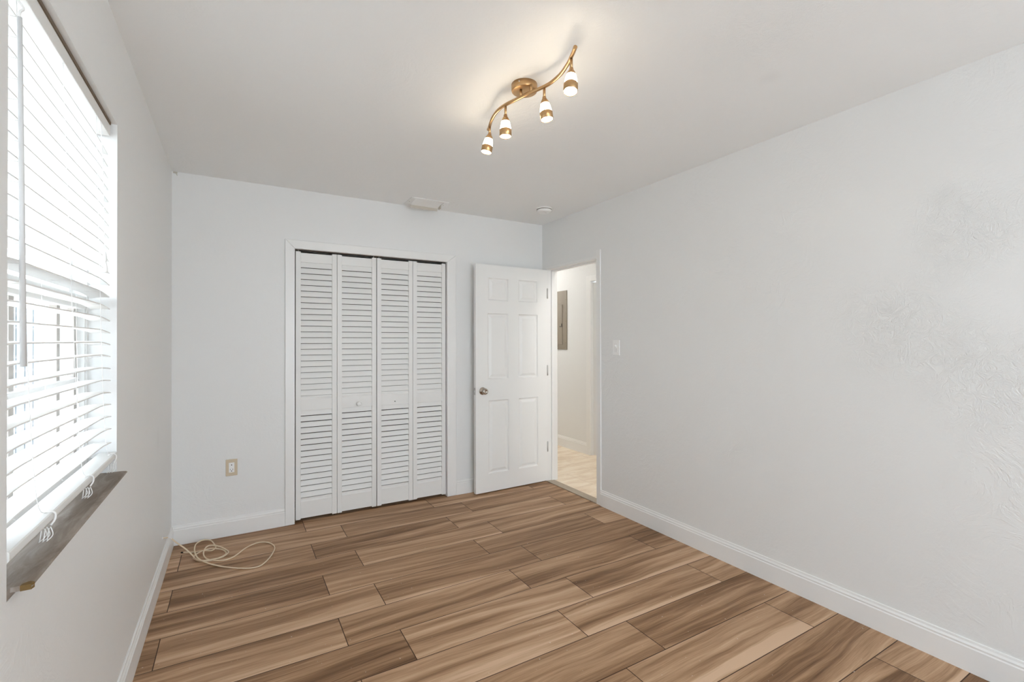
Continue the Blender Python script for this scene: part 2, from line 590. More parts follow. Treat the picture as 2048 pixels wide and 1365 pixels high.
# closet casing (trim_1): mitred flat casing with a small outer bead
t1 = thing('trim_1', 'white flat casing around the closet opening', 'trim', (0.96, YB, 0), 'structure')
def casing_piece(poly, name):
    bm = bmesh.new()
    t = bmesh.new()
    f = t.faces.new([t.verts.new((x, YB - 0.0005, z)) for x, z in poly])
    r = bmesh.ops.extrude_face_region(t, geom=[f])
    bmesh.ops.translate(t, verts=[g for g in r['geom'] if isinstance(g, bmesh.types.BMVert)], vec=(0, -0.0155, 0))
    bmesh.ops.recalc_face_normals(t, faces=t.faces[:])
    bmesh.ops.bevel(t, geom=[e for e in t.edges if all(v.co.y < YB - 0.01 for v in e.verts)], offset=0.0035, segments=2, affect='EDGES', profile=0.5)
    merge(bm, t)
    obj(name, bm, 'trim', t1)
OZ = 2.0675
casing_piece([(0.306, 0), (CX0, 0), (CX0, CZ), (0.306, OZ)], 'casing')
casing_piece([(CX1, 0), (1.640, 0), (1.640, OZ), (CX1, CZ)], 'casing')
casing_piece([(0.306, OZ), (CX0, CZ), (CX1, CZ), (1.640, OZ)], 'head_casing')

# bedroom door frame (trim_2)
t2 = thing('trim_2', 'white door frame in the right wall around the hallway opening', 'trim', (XR + 0.05, 3.32, 0), 'structure')
JX0, JX1 = XR - 0.009, XR + TR + 0.002
obj('jamb', B((JX0, JX1, DY0 - 0.001, 2.979, 0, 2.066, 0.0015)), 'trim', t2)
obj('jamb', B((XR - 0.004, JX1, 3.690, DY1 + 0.004, 0, 2.006, 0.0015)), 'trim', t2)
obj('head_jamb', B((XR - 0.006, JX1, 2.979, DY1 + 0.004, 1.998, 2.020, 0.0015)), 'trim', t2)
obj('door_stop', B((XR + 0.045, XR + 0.085, 2.979, 2.991, 0, 1.998), (XR + 0.045, XR + 0.085, 3.680, 3.690, 0, 1.998),
                   (XR + 0.045, XR + 0.085, 2.991, 3.680, 1.986, 1.998)), 'trim', t2)
sp = obj('strike_plate', B((XR + 0.012, XR + 0.040, 2.9785, 2.982, 0.868, 0.926)), 'steel', t2)
struct('trim_3', B((XR - 0.012, XR + 0.070, 2.979, 3.690, 0.0, 0.008, 0.003)), 'thresh',
       'narrow beige stone threshold strip between wood floor and hallway', 'threshold')

# hallway door and casing
t3 = thing('trim_4', 'white casing around the hallway door seen through the doorway', 'trim', (HX, 3.88, 0), 'structure')
obj('casing', B((HX - 0.016, HX, HDY1, 4.331, 0, 2.079, 0.003)), 'trim', t3)
obj('casing', B((HX - 0.016, HX, HDY0 - 0.07, HDY0, 0, 2.079, 0.003)), 'trim', t3)
obj('head_casing', B((HX - 0.0155, HX, HDY0, HDY1, HDZ, 2.079, 0.003)), 'trim', t3)

def panel_door(name, label, W, Hh, T, panels, mat='door'):
    """six-panel slab in local coords: x 0..W, z 0..Hh, front face y=0 facing -Y, back y=T"""
    bm = bmesh.new()
    for side in (0, 1):
        def P(x, z, d):
            return bm.verts.new((x, d if side == 0 else T - d, z))
        xs = sorted({0, W} | {p[0] for p in panels} | {p[1] for p in panels})
        zs = sorted({0, Hh} | {p[2] for p in panels} | {p[3] for p in panels})
        def quad(a, b, c, d):
            f = [a, b, c, d]
            bm.faces.new(f if side == 0 else f[::-1])
        for i in range(len(xs) - 1):
            for j in range(len(zs) - 1):
                x0, x1, z0, z1 = xs[i], xs[i + 1], zs[j], zs[j + 1]
                if any(p[0] <= x0 and x1 <= p[1] and p[2] <= z0 and z1 <= p[3] for p in panels):
                    continue
                quad(P(x0, z0, 0), P(x1, z0, 0), P(x1, z1, 0), P(x0, z1, 0))
        for (x0, x1, z0, z1) in panels:
            steps = [(0, 0), (0.003, 0.004), (0.009, 0.0095), (0.019, 0.0100), (0.022, 0.0085), (0.040, 0.0020)]
            rings = []
            for ins, dep in steps:
                rings.append([(x0 + ins, z0 + ins, dep), (x1 - ins, z0 + ins, dep), (x1 - ins, z1 - ins, dep), (x0 + ins, z1 - ins, dep)])
            for a, b in zip(rings, rings[1:]):
                for k in range(4):
                    k2 = (k + 1) % 4
                    quad(P(*a[k]), P(*a[k2]), P(*b[k2]), P(*b[k]))
            quad(*[P(*q) for q in rings[-1]])
    for (a, b) in (((0, 0), (W, 0)), ((W, 0), (W, Hh)), ((W, Hh), (0, Hh)), ((0, Hh), (0, 0))):
        bm.faces.new([bm.verts.new(v) for v in ((a[0], 0, a[1]), (a[0], T, a[1]), (b[0], T, b[1]), (b[0], 0, b[1]))])
    bmesh.ops.remove_doubles(bm, verts=bm.verts[:], dist=1e-5)
    bmesh.ops.recalc_face_normals(bm, faces=bm.faces[:])
    return bm

PAN = [(0.125, 0.330, 1.675, 1.873), (0.442, 0.648, 1.675, 1.873), (0.117, 0.330, 0.982, 1.560), (0.440, 0.652, 0.982, 1.560),
       (0.126, 0.336, 0.156, 0.796), (0.442, 0.655, 0.156, 0.796)]
# door_1: hung at the corner end of the doorway, swung open against the end wall
ANG = math.atan2(3.690 - 3.664, 2.5425 - 1.7800)
d1 = thing('door_1', 'white six-panel bedroom door standing open beside the hallway doorway', 'door', (1.7800, 3.664, 0.010), 'structure')
d1.rotation_euler = (0, 0, ANG)
def dobj(name, bm, mat, parent):
    me = bpy.data.meshes.new(name); bm.to_mesh(me); bm.free(); me.materials.append(M[mat])
    o = bpy.data.objects.new(name, me); C.objects.link(o); o.parent = parent
    return o
dobj('slab', panel_door('d', '', 0.762, 1.986, 0.035, PAN), 'door', d1)
def knob_bm(sgn, y0):
    bm = bmesh.new()
    rot = Matrix.Translation((0.066, y0, 0.883)) @ Matrix.Rotation(PI / 2 * sgn, 4, 'X')
    lathe(bm, [(0.0, 0), (0.033, 0), (0.033, 0.003), (0.030, 0.007), (0.016, 0.011), (0.0125, 0.016), (0.0125, 0.024),
               (0.018, 0.029), (0.0255, 0.036), (0.0275, 0.044), (0.0265, 0.052), (0.021, 0.058), (0.012, 0.0605), (0.011, 0.059), (0, 0.059)], rot, 32)
    return bm
k = dobj('door_knob', knob_bm(1, 0.0), 'nickel', d1); k['label'] = 'satin nickel round knob'
k = dobj('door_knob', knob_bm(-1, 0.035), 'nickel', d1)
bm = B((-0.0015, 0.0, 0.006, 0.030, 0.853, 0.913))
box(bm, -0.011, 0.0, 0.012, 0.024, 0.874, 0.892, 0.003)
k = dobj('latch', bm, 'steel', d1); k['label'] = 'metal latch plate and bolt on the door edge'
for z in (1.765, 1.039, 0.320):
    bm = bmesh.new()
    tube(bm, [(0.764, -0.004, z - 0.045), (0.764, -0.004, z + 0.045)], 0.0055, 12)
    for q in (-0.046, 0.046):
        tube(bm, [(0.764, -0.004, z + q - 0.003), (0.764, -0.004, z + q + 0.003)], 0.004, 10)
    box(bm, 0.7622, 0.7635, -0.003, 0.030, z - 0.044, z + 0.044)
    dobj('hinge', bm, 'steel', d1)
d4 = thing('door_4', 'white closed hallway door glimpsed at the right edge of the doorway', 'door', (HX + 0.030, HDY1 - 0.004, 0.008), 'structure')
d4.rotation_euler = (0, 0, -PI / 2)
dobj('slab', panel_door('d', '', 0.754, 1.995, 0.035, PAN), 'door', d4)
# ------------------------------------------------------------------ bifold louvered closet doors
YF = YB + 0.010                                         # front face of the leaves
SP = 0.0431
def louver_rows(z0, n):
    return [z0 - SP * i for i in range(n)]
def bifold(name, label, leaves, knob=None, hole=None):
    x0 = leaves[0][0]
    root = thing(name, label, 'closet door', (x0, YF, 0.015), 'structure')
    for (a, b, zb) in leaves:
        a += 0.0012; b -= 0.0012
        sw = 0.0345
        bm = bmesh.new()
        z0, z1 = 0.017 + zb, 1.990 + zb
        for (p, q) in ((a, a + sw), (b - sw, b)):
            box(bm, p, q, YF, YF + 0.028, z0, z1, 0.002)
        for (p, q) in ((0.024, 0.170), (0.8165, 0.9235), (1.9135, 1.981)):
            prism(bm, [(YF + 0.004, p + zb + 0.0), (YF + 0.004, q + zb - 0.026), (YF + 0.0105, q + zb - 0.012), (YF + 0.0105, q + zb), (YF + 0.024, q + zb), (YF + 0.024, p + zb)]
                  if p < 1.5 else [(YF + 0.004, p + zb), (YF + 0.004, q + zb), (YF + 0.024, q + zb), (YF + 0.024, p + zb)],
                  lambda u, v, t: (t, u, v), a + sw - 0.001, b - sw + 0.001)
        leaf = obj('door_leaf', bm, 'louver', root)
        for (top, n, slit) in ((1.9135, 23, 0.0034), (0.8155, 15, 0.0072)):
            bm = bmesh.new()
            for i in range(n):
                zt = top + zb - SP * (i + 0)
                # slat leans: top at the back, bottom edge proud at the front, a slit left open below it
                zb_ = zt - SP + slit
                poly = [(YF + 0.0030, zb_), (YF + 0.0085, zb_), (YF + 0.0190, zt), (YF + 0.0135, zt)]
                prism(bm, poly, lambda u, v, t: (t, u, v), a + sw - 0.002, b - sw + 0.002)
            obj('louvers', bm, 'louver', leaf)
        if knob and a < knob[0] < b:
            bm = bmesh.new()
            lathe(bm, [(0.0, 0), (0.011, 0), (0.009, 0.006), (0.0085, 0.012), (0.014, 0.017), (0.0185, 0.024), (0.0175, 0.031), (0.011, 0.036), (0, 0.037)],
                  Matrix.Translation((knob[0], YF + 0.004, knob[1])) @ Matrix.Rotation(PI / 2, 4, 'X'), 24)
            o = obj('knob', bm, 'door', leaf); o['label'] = 'small round white knob'
        if hole and a < hole[0] < b:
            bm = bmesh.new()
            lathe(bm, [(0, 0.0), (0.0042, 0.0), (0.0042, 0.0008), (0, 0.0008)],
                  Matrix.Translation((hole[0], YF + 0.0042, hole[1])) @ Matrix.Rotation(PI / 2, 4, 'X'), 16)
            o = obj('screw_hole', bm, 'black', leaf); o['label'] = 'empty dark screw hole'
    for (px) in (leaves[0][0] + 0.02, leaves[1][1] - 0.02):
        bm = bmesh.new()
        tube(bm, [(px, YF + 0.014, 1.985), (px, YF + 0.014, 2.003)], 0.004, 10)
        obj('pivot_pin', bm, 'steel', root)
    return root
bifold('door_2', 'left pair of white louvered closet leaves, the pair with a round knob', [(0.3765, 0.6665, 0.0), (0.6665, 0.9650, 0.0)], knob=(0.8235, 0.8435))
bifold('door_3', 'right pair of white louvered closet leaves with an empty knob hole', [(0.9680, 1.2630, 0.0), (1.2630, 1.5535, 0.0)], hole=(1.114, 0.8400))
struct('trim_5', B((CX0 + 0.005, CX1 - 0.005, YB + 0.012, YB + 0.040, CZ - 0.004, CZ - 0.0005)), 'dark',
       'dark bifold track under the closet head casing', 'track')

# ------------------------------------------------------------------ window_1 (left wall)
w1 = thing('window_1', 'bright daylit sash window behind the white blind in the left wall', 'window', (-0.46, 1.674, 0.87), 'structure')
FX0, FX1 = -0.505, -0.437
obj('window_frame', B((FX0, FX1, WY0, WY0 + 0.022, 0.872, WZ1), (FX0, FX1, WY1 - 0.022, WY1, 0.872, WZ1),
                      (FX0, FX1, WY0 + 0.022, WY1 - 0.022, WZ1 - 0.03, WZ1), (FX0, FX1, WY0 + 0.022, WY1 - 0.022, 0.872, 0.900)), 'white_alu', w1)
bm = B((FX0 + 0.01, -0.4405, WY0 + 0.022, WY0 + 0.050, 0.900, 1.44), (FX0 + 0.01, -0.4405, WY1 - 0.034, WY1 - 0.022, 0.900, 1.44),
       (FX0 + 0.01, -0.4405, WY0 + 0.050, WY1 - 0.034, 0.900, 0.935))
lo = obj('lower_sash', bm, 'white_alu', w1)
obj('meeting_rail', B((FX0 + 0.01, -0.4385, WY0 + 0.022, WY1 - 0.022, 1.437, 1.482, 0.003)), 'white_alu', w1)
bm = bmesh.new()
box(bm, -0.485, -0.452, WY0 + 0.05, WY1 - 0.034, 1.186, 1.212, 0.008, 3)
obj('cross_bar', bm, 'white_alu', lo)
for (a, b) in ((1.545, 1.575), (1.888, 1.918), (2.062, 2.094)):
    obj('muntin', B((-0.475, -0.458, a, b, 0.935, 1.437)), 'alu', lo)
obj('upper_sash', B((FX0, -0.475, WY0 + 0.022, WY0 + 0.055, 1.482, WZ1 - 0.03), (FX0, -0.475, WY1 - 0.055, WY1 - 0.022, 1.482, WZ1 - 0.03)), 'white_alu', w1)
obj('pane', B((-0.4795, -0.4765, WY0 + 0.05, WY1 - 0.034, 0.935, 1.437)), 'glass', w1)
obj('pane', B((-0.4935, -0.4905, WY0 + 0.05, WY1 - 0.05, 1.482, WZ1 - 0.03)), 'glass', w1)
bm = bmesh.new()
prism(bm, [(-0.437, 0.852), (-0.436, 0.872), (-0.345, 0.8715), (-0.334, 0.8702), (-0.3305, 0.8672), (-0.333, 0.8640), (-0.342, 0.8625), (-0.362, 0.8620), (-0.362, 0.852)],
      lambda u, v, t: (u, t, v), 1.229, WY1 - 0.001)
box(bm, -0.437, -0.3615, WY0 + 0.001, 1.229, 0.853, 0.8716)
sill = obj('window_sill', bm, 'marble', w1); sill['label'] = 'worn taupe marble sill'
bm = bmesh.new()
prism(bm, [(-0.3480, 1.2282), (-0.3325, 1.2286), (-0.3302, 1.2380), (-0.338, 1.2450), (-0.347, 1.2380)],
      lambda u, v, t: (u, v, t), 0.8615, 0.8719)
o = obj('chipped_corner', bm, 'chip', sill); o['label'] = 'chipped brown corner of the sill'
# added_fill_window (unseen, added in the rear wall to fill the room with light)
w2 = thing('added_fill_window', 'added unseen window lighting the room from behind the viewer', 'window', (1.10, YR - 0.06, RZ0), 'structure')
obj('window_frame', B((RX0, RX0 + 0.04, YR - 0.10, YR - 0.04, RZ0, RZ1), (RX1 - 0.04, RX1, YR - 0.10, YR - 0.04, RZ0, RZ1),
                      (RX0 + 0.04, RX1 - 0.04, YR - 0.10, YR - 0.04, RZ0, RZ0 + 0.04), (RX0 + 0.04, RX1 - 0.04, YR - 0.10, YR - 0.04, RZ1 - 0.04, RZ1),
                      (1.07, 1.13, YR - 0.10, YR - 0.04, RZ0 + 0.04, RZ1 - 0.04)), 'white_alu', w2)
obj('pane', B((RX0 + 0.04, 1.07, YR - 0.072, YR - 0.069, RZ0 + 0.04, RZ1 - 0.04)), 'glass', w2)
obj('pane', B((1.13, RX1 - 0.04, YR - 0.072, YR - 0.069, RZ0 + 0.04, RZ1 - 0.04)), 'glass', w2)

# ------------------------------------------------------------------ window blind
bl = thing('window_blind', 'white two-inch slatted blind hanging lowered in the left window', 'blind', (-0.405, 1.674, 0.92))
SY0, SY1 = WY0 + 0.008, 2.119
def sag(y):
    e = max(0.0, (y - 1.96) / (SY1 - 1.96))
    e2 = max(0.0, (1.31 - y) / (1.31 - SY0))
    return -0.010 * e ** 1.6 - 0.006 * e2 ** 1.6
ZS = [1.9872 - 0.0413 * i for i in range(24)] + [0.9875]
bm = bmesh.new()
NY = 28
for i, z in enumerate(ZS):
    f = (1.99 - z) / 1.0
    xf = -0.3840 + 0.012 * f                             # front edge leans slightly into the room lower down
    tilt = {12: -0.004, 20: 0.003}.get(i, 0.0) + random.uniform(-0.0015, 0.0015)
    wob = random.uniform(-0.0012, 0.0012)
    sec = []
    for j in range(NY + 1):
        y = SY0 + (SY1 - SY0) * j / NY
        dz = sag(y) + wob * math.sin(3 * y + i)
        ring = []
        for (dx, h) in ((0, 0), (-0.0125, 0.0016), (-0.025, 0.0022), (-0.0375, 0.0016), (-0.050, 0.0), (-0.050, 0.0032), (-0.0375, 0.0048), (-0.025, 0.0054), (-0.0125, 0.0048), (0, 0.0032)):
            ring.append(bm.verts.new((xf + dx, y, z + dz + h - 0.0014 + tilt * (-dx / 0.05))))
        sec.append(ring)
    n = len(sec[0])
    for a, b in zip(sec, sec[1:]):
        for q in range(n):
            bm.faces.new((a[q], b[q], b[(q + 1) % n], a[(q + 1) % n]))
    bm.faces.new(sec[0]); bm.faces.new(sec[-1][::-1])
bmesh.ops.recalc_face_normals(bm, faces=bm.faces[:])
obj('slats', bm, 'slat', bl)
bm = bmesh.new()
box(bm, -0.433, -0.3785, SY0, 2.121, 2.043, 2.082, 0.0015)
hr = obj('headrail', bm, 'blindwhite', bl)
o = obj('end_gap_shade', B((-0.428, -0.3805, 2.1215, 2.1245, 2.045, 2.082)), 'brown', hr); o['label'] = 'brown block painting shade at the open end of the headrail'  # brown block stands in for the dark inside of the rail end
o = obj('gap_shade_strip', B((-0.434, -0.3755, SY0, 2.1205, 2.0825, 2.0915)), 'brown', hr); o['label'] = 'brown strip painting the shaded gap above the headrail'  # shadowed gap over the rail, painted as a brown strip
bm = bmesh.new()
prism(bm, [(-0.410, 0.918), (-0.410, 0.940), (-0.408, 0.9425), (-0.361, 0.9425), (-0.3585, 0.940), (-0.3585, 0.926), (-0.364, 0.918)],
      lambda u, v, t: (u, t, v), SY0 - 0.004, 2.131)
br = obj('bottom_rail', bm, 'blindwhite', bl)
# tilt wand with hook
bm = bmesh.new()
tube(bm, [(-0.366, 1.283, 1.965), (-0.369, 1.3165, 1.2785)], [0.0037, 0.0055], 8)
wd = obj('tilt_wand', bm, 'wand', bl); wd['label'] = 'grey-white tilt wand'
bm = bmesh.new()
tube(bm, smooth_path([(-0.366, 1.283, 1.963), (-0.366, 1.283, 1.975), (-0.362, 1.286, 1.985), (-0.368, 1.279, 1.995), (-0.376, 1.275, 2.004), (-0.382, 1.273, 2.044)]), 0.0024, 8)
box(bm, -0.385, -0.370, 1.266, 1.284, 2.022, 2.043, 0.003)
obj('wand_hook', bm, 'plastic', wd)
# ladder cords at three places, front and back strings with loops at the rail
def zx(z):
    return -0.384 + 0.012 * (1.99 - z)
for (yt, ym, yb, yl) in ((1.322, 1.355, 1.392, 1.445), (1.621, 1.69, 1.733, 1.778), (1.955, 1.985, 2.020, 2.077)):
    bm = bmesh.new()
    tube(bm, smooth_path([(zx(2.04) + 0.002, yt, 2.043), (zx(1.6) + 0.002, (yt + ym) / 2, 1.60), (zx(1.25) + 0.0025, ym, 1.25),
                          (zx(1.0) + 0.003, yb, 0.992), (-0.3665, yl, 0.9437)], 5), 0.0009, 6)
    tube(bm, smooth_path([(-0.436, yt, 2.043), (-0.4335, ym, 1.25), (-0.429, yb, 0.992), (-0.412, yl - 0.02, 0.9437)], 5), 0.0009, 6)
    for z in ZS:
        yy = yt + (ym - yt) * min(1, (2.04 - z) / 0.8) + (yb - ym) * max(0, (1.25 - z) / 0.27)
        tube(bm, [(zx(z) + 0.0015, yy, z - 0.003), (zx(z) - 0.052, yy - 0.004, z - 0.003)], 0.0005, 5)
    obj('ladder_cord', bm, 'plastic', bl)
    bm = bmesh.new()
    tube(bm, smooth_path([(-0.374, yl - 0.002, 0.9432), (-0.362, yl + 0.003, 0.9460), (-0.3545, yl + 0.010, 0.938), (-0.3545, yl + 0.008, 0.925), (-0.360, yl + 0.002, 0.914)], 6), 0.0021, 8)
    o = obj('cord_loop', bm, 'plastic', br)
    bm = bmesh.new()
    for s in range(3):
        px = -0.367 + 0.006 * s
        tube(bm, smooth_path([(px, yl - 0.02, 0.9175), (px + 0.004, yl - 0.012 - 0.004 * s, 0.899), (px - 0.004, yl - 0.028, 0.889), (px, yl - 0.040, 0.897), (px, yl - 0.03, 0.9175)], 5), 0.0011, 6)
    obj('cord_clip', bm, 'plastic', br)
# lift cords with tassels
bm = bmesh.new()
for q in (0, 0.006):
    tube(bm, smooth_path([(-0.379, 1.988 + q, 2.045), (-0.3735, 1.992 + q, 1.9), (-0.371, 2.000 + q, 1.70), (-0.370, 2.001 + q * 1.6, 1.61)], 5), 0.0008, 6)
lc = obj('lift_cord', bm, 'plastic', bl)
for (yy, zz) in ((1.999, 1.602), (2.010, 1.568)):
    bm = bmesh.new()
    lathe(bm, [(0, 0.022), (0.0028, 0.021), (0.0040, 0.014), (0.0062, 0.002), (0.0066, -0.008), (0.0050, -0.013), (0, -0.0135)], Matrix.Translation((-0.3695, yy, zz)), 16)
    tube(bm, [(-0.3695, yy, zz + 0.02), (-0.3698, yy - 0.001, zz + 0.05)], 0.0008, 6)
    obj('tassel', bm, 'plastic', lc)

# ------------------------------------------------------------------ track light
BZ = 2.378
def on_z(px, py, z):
    d = fw + r1 * ((px - 1024) / 945.137) + u1 * ((677.678 - py) / 945.137)
    t = (z - CAMZ) / d.z
    return Vector((d.x * t, d.y * t, z))
def zp(a, b, z=BZ):
    return on_z(900 + a / 4.875, 60 + b / 4.875, z)
cc = zp(725, 537, H)
tl = thing('track_light', 'antique brass ceiling track light with a wavy bar and four lit spot heads', 'ceiling light', (cc.x, cc.y, H))
bm = bmesh.new()
lathe(bm, [(0, 0), (0.0565, 0), (0.0565, -0.023), (0.0545, -0.0285), (0.050, -0.030), (0, -0.030)], Matrix.Translation((cc.x, cc.y, H)), 48)
can = obj('canopy', bm, 'brass', tl)
bm = bmesh.new()
lathe(bm, [(0, 0), (0.003, 0.0005), (0.0035, 0.002), (0, 0.002)], Matrix.Translation((cc.x - 0.047, cc.y - 0.033, H - 0.012)) @ Matrix.Rotation(PI / 2, 4, 'X'), 12)
obj('canopy_screw', bm, 'steel', can)
bar = smooth_path([zp(a, b) for a, b in ((1222, 165), (1208, 205), (1187, 252), (1150, 330), (1080, 430), (990, 510), (920, 552), (830, 592), (740, 632), (640, 682), (560, 720), (490, 765), (440, 818), (403, 885), (385, 945), (372, 972))], 6)
bm = bmesh.new()
tube(bm, bar, [0.0073] * len(bar), 14)
obj('bar', bm, 'brass', tl)
for (a, b) in ((790, 610), (690, 656)):
    p = zp(a, b)
    bm = bmesh.new()
    tube(bm, [(p.x, p.y, BZ), (p.x, p.y, H - 0.0295)], 0.0062, 12)
    obj('bar_post', bm, 'brass', tl)
right = r0
toward = -Vector((fw.x, fw.y, 0)).normalized()
for (a, b, tr_, tt_, stem) in ((1182, 262, -0.06, 0.20, 0.048), (919, 556, 0.12, 0.06, 0.047), (541, 732, 0.0, 0.02, 0.050), (387, 938, -0.19, 0.05, 0.040)):
    p = zp(a, b)
    bm = bmesh.new()
    tube(bm, [(p.x, p.y, BZ - 0.002), (p.x, p.y, BZ - stem)], 0.0057, 12)
    lathe(bm, [(0, 0.007), (0.0075, 0.006), (0.0085, 0.0), (0.0075, -0.007), (0, -0.008)], Matrix.Translation((p.x, p.y, BZ - stem)), 16)
    hd = obj('lamp_head', bm, 'brass', tl); hd['label'] = 'brass stem of one spot head'
    ax = (Vector((0, 0, -1)) + right * tr_ + toward * tt_).normalized()
    q = ax.to_track_quat('Z', 'Y').to_matrix().to_4x4()
    T = Matrix.Translation((p.x, p.y, BZ - stem - 0.002)) @ q
    bm = bmesh.new()
    lathe(bm, [(0, 0.0), (0.0085, 0.0), (0.0125, 0.006), (0.0165, 0.014), (0.0192, 0.022), (0.0192, 0.0235), (0, 0.0235)], T, 28)
    obj('shade_cap', bm, 'brass', hd)
    bm = bmesh.new()
    lathe(bm, [(0.0180, 0.022), (0.0205, 0.032), (0.0228, 0.044), (0.0244, 0.056), (0.0248, 0.061), (0.0232, 0.061), (0.0210, 0.05), (0.0155, 0.026)], T, 28)
    o = obj('glass_shade', bm, 'lamp', hd); o['label'] = 'glowing frosted glass shade'
    bm = bmesh.new()
    lathe(bm, [(0.0240, 0.0590), (0.0258, 0.0590), (0.0268, 0.0605), (0.0264, 0.0895), (0.0250, 0.0905), (0.0238, 0.0895), (0.0240, 0.0590)], T, 28)
    obj('shade_ring', bm, 'brass', hd)
    bm = bmesh.new()
    lathe(bm, [(0.0238, 0.0840), (0.0238, 0.0872), (0.012, 0.0890), (0, 0.0894)], T, 24)
    o = obj('bulb', bm, 'bulb', hd); o['label'] = 'glowing bulb face'

# ------------------------------------------------------------------ ceiling vent, smoke detector
v = thing('ceiling_vent', 'small white rectangular air register on the ceiling above the closet', 'vent', (1.32, 3.63, H))
obj('frame', B((1.168, 1.474, 3.520, 3.545, 2.4345, 2.4398, 0.001), (1.168, 1.474, 3.715, 3.740, 2.4345, 2.4398, 0.001),
               (1.168, 1.200, 3.545, 3.715, 2.4345, 2.4398, 0.001), (1.442, 1.474, 3.545, 3.715, 2.4345, 2.4398, 0.001)), 'plastic', v)
bm = bmesh.new()
prism(bm, [(3.543, 2.4345), (3.570, 2.431), (3.610, 2.424), (3.650, 2.415), (3.651, 2.4165), (3.610, 2.426), (3.57, 2.433), (3.545, 2.4365)],
      lambda u, w_, t: (t, u, w_), 1.201, 1.428)
db = obj('deflector_blade', bm, 'plastic', v)
bm = bmesh.new()
prism(bm, [(3.6500, 2.415), (3.6600, 2.3945), (3.6615, 2.3950), (3.6515, 2.4165)], lambda u, w_, t: (t, u, w_), 1.201, 1.428)
o = obj('blade_lip', bm, 'oldplastic', db); o['label'] = 'yellowed lip of the deflector blade'
obj('backing', B((1.200, 1.442, 3.545, 3.715, 2.4385, 2.4395)), 'plastic', v)
bm = bmesh.new(); box(bm, 1.428, 1.440, 3.600, 3.640, 2.404, 2.4345, 0.002); obj('lever', bm, 'oldplastic', v)
for (x, y) in ((1.184, 3.63), (1.458, 3.60)):
    bm = bmesh.new()
    lathe(bm, [(0, -0.002), (0.004, -0.0015), (0.0045, 0), (0, 0)], Matrix.Translation((x, y, 2.4347)), 12)
    obj('screw', bm, 'steel', v)
sx, sy = 2.232, 3.281
sd = thing('smoke_detector', 'round white smoke detector on the ceiling near the right corner', 'smoke detector', (sx, sy, H))
bm = bmesh.new()
lathe(bm, [(0, 0), (0.069, 0), (0.069, -0.010), (0.066, -0.012), (0, -0.012)], Matrix.Translation((sx, sy, H)), 48)
obj('base', bm, 'plastic', sd)
bm = bmesh.new()
lathe(bm, [(0, -0.012), (0.062, -0.012), (0.062, -0.016), (0.065, -0.018), (0.064, -0.027), (0.056, -0.034), (0.040, -0.038), (0.038, -0.036), (0.018, -0.037), (0.016, -0.040), (0, -0.041)], Matrix.Translation((sx, sy, H)), 48)
obj('cover', bm, 'plastic', sd)
bm = bmesh.new()
lathe(bm, [(0.0618, -0.0125), (0.0632, -0.0125), (0.0632, -0.0160), (0.0618, -0.0160)], Matrix.Translation((sx, sy, H)), 48)
obj('vent_gap', bm, 'dark', sd)

# small painted hook in the left ceiling corner
hk = (XL + 0.022, YB - 0.004, H - 0.014)
bm = bmesh.new()
box(bm, XL + 0.006, XL + 0.030, YB - 0.004, YB, H - 0.012, H - 0.001, 0.0012)
tube(bm, smooth_path([(XL + 0.016, YB - 0.004, H - 0.006), (XL + 0.018, YB - 0.014, H - 0.010), (XL + 0.026, YB - 0.018, H - 0.020), (XL + 0.030, YB - 0.012, H - 0.026)], 5), 0.0022, 8)
tag(obj('cord_hook', bm, 'oldplastic', at=hk), 'tiny off-white hook in the left ceiling corner', 'hook')

# ------------------------------------------------------------------ outlet, switch, breaker panel
ox, oz = -0.0245, 0.4635
ou = thing('wall_outlet', 'beige outlet plate low on the end wall left of the closet', 'outlet', (ox, YB, oz))
bm = bmesh.new(); box(bm, ox - 0.0345, ox + 0.0345, YB - 0.0055, YB, oz - 0.0565, oz + 0.0565, 0.0022); o = obj('cover_plate', bm, 'cream', ou)
bm = bmesh.new(); box(bm, ox - 0.0165, ox + 0.0165, YB - 0.0072, YB - 0.004, oz - 0.0335, oz + 0.0335, 0.0008); rc = obj('receptacle', bm, 'plastic', ou); rc['label'] = 'white receptacle face'
for (xa, xb) in ((-0.0085, -0.0060), (0.0055, 0.0080)):
    obj('slot', B((ox + xa, ox + xb, YB - 0.0077, YB - 0.0070, oz - 0.016, oz - 0.0085)), 'black', rc)
for zz in (0.018, -0.0235):
    bm = bmesh.new()
    lathe(bm, [(0, 0), (0.0034, 0), (0.0034, 0.0006), (0, 0.0006)], Matrix.Translation((ox, YB - 0.0071, oz + zz)) @ Matrix.Rotation(PI / 2, 4, 'X'), 14)
    obj('socket_hole', bm, 'black', rc)
for zz in (0.046, -0.046):
    bm = bmesh.new()
    lathe(bm, [(0, 0.0012), (0.0025, 0.001), (0.003, 0), (0, 0)], Matrix.Translation((ox, YB - 0.0054, oz + zz)) @ Matrix.Rotation(PI / 2, 4, 'X'), 12)
    obj('screw', bm, 'oldplastic', ou)
sy_, sz_ = 2.749, 1.2735
sw_ = thing('light_switch', 'white toggle light switch on the right wall beside the doorway', 'light switch', (XR, sy_, sz_))
bm = bmesh.new(); box(bm, XR - 0.0070, XR, sy_ - 0.0365, sy_ + 0.0365, sz_ - 0.058, sz_ + 0.058, 0.002); obj('switch_plate', bm, 'plastic', sw_)
bm = bmesh.new(); box(bm, XR - 0.0080, XR - 0.0060, sy_ - 0.0165, sy_ + 0.0165, sz_ - 0.034, sz_ + 0.034, 0.0005); fr = obj('switch_body', bm, 'trim', sw_)
bm = bmesh.new()
prism(bm, [(XR - 0.0064, -0.004), (XR - 0.0064, 0.022), (XR - 0.018, 0.020), (XR - 0.019, 0.014)], lambda u, vv, t: (u, t, sz_ + vv), sy_ - 0.005, sy_ + 0.005)
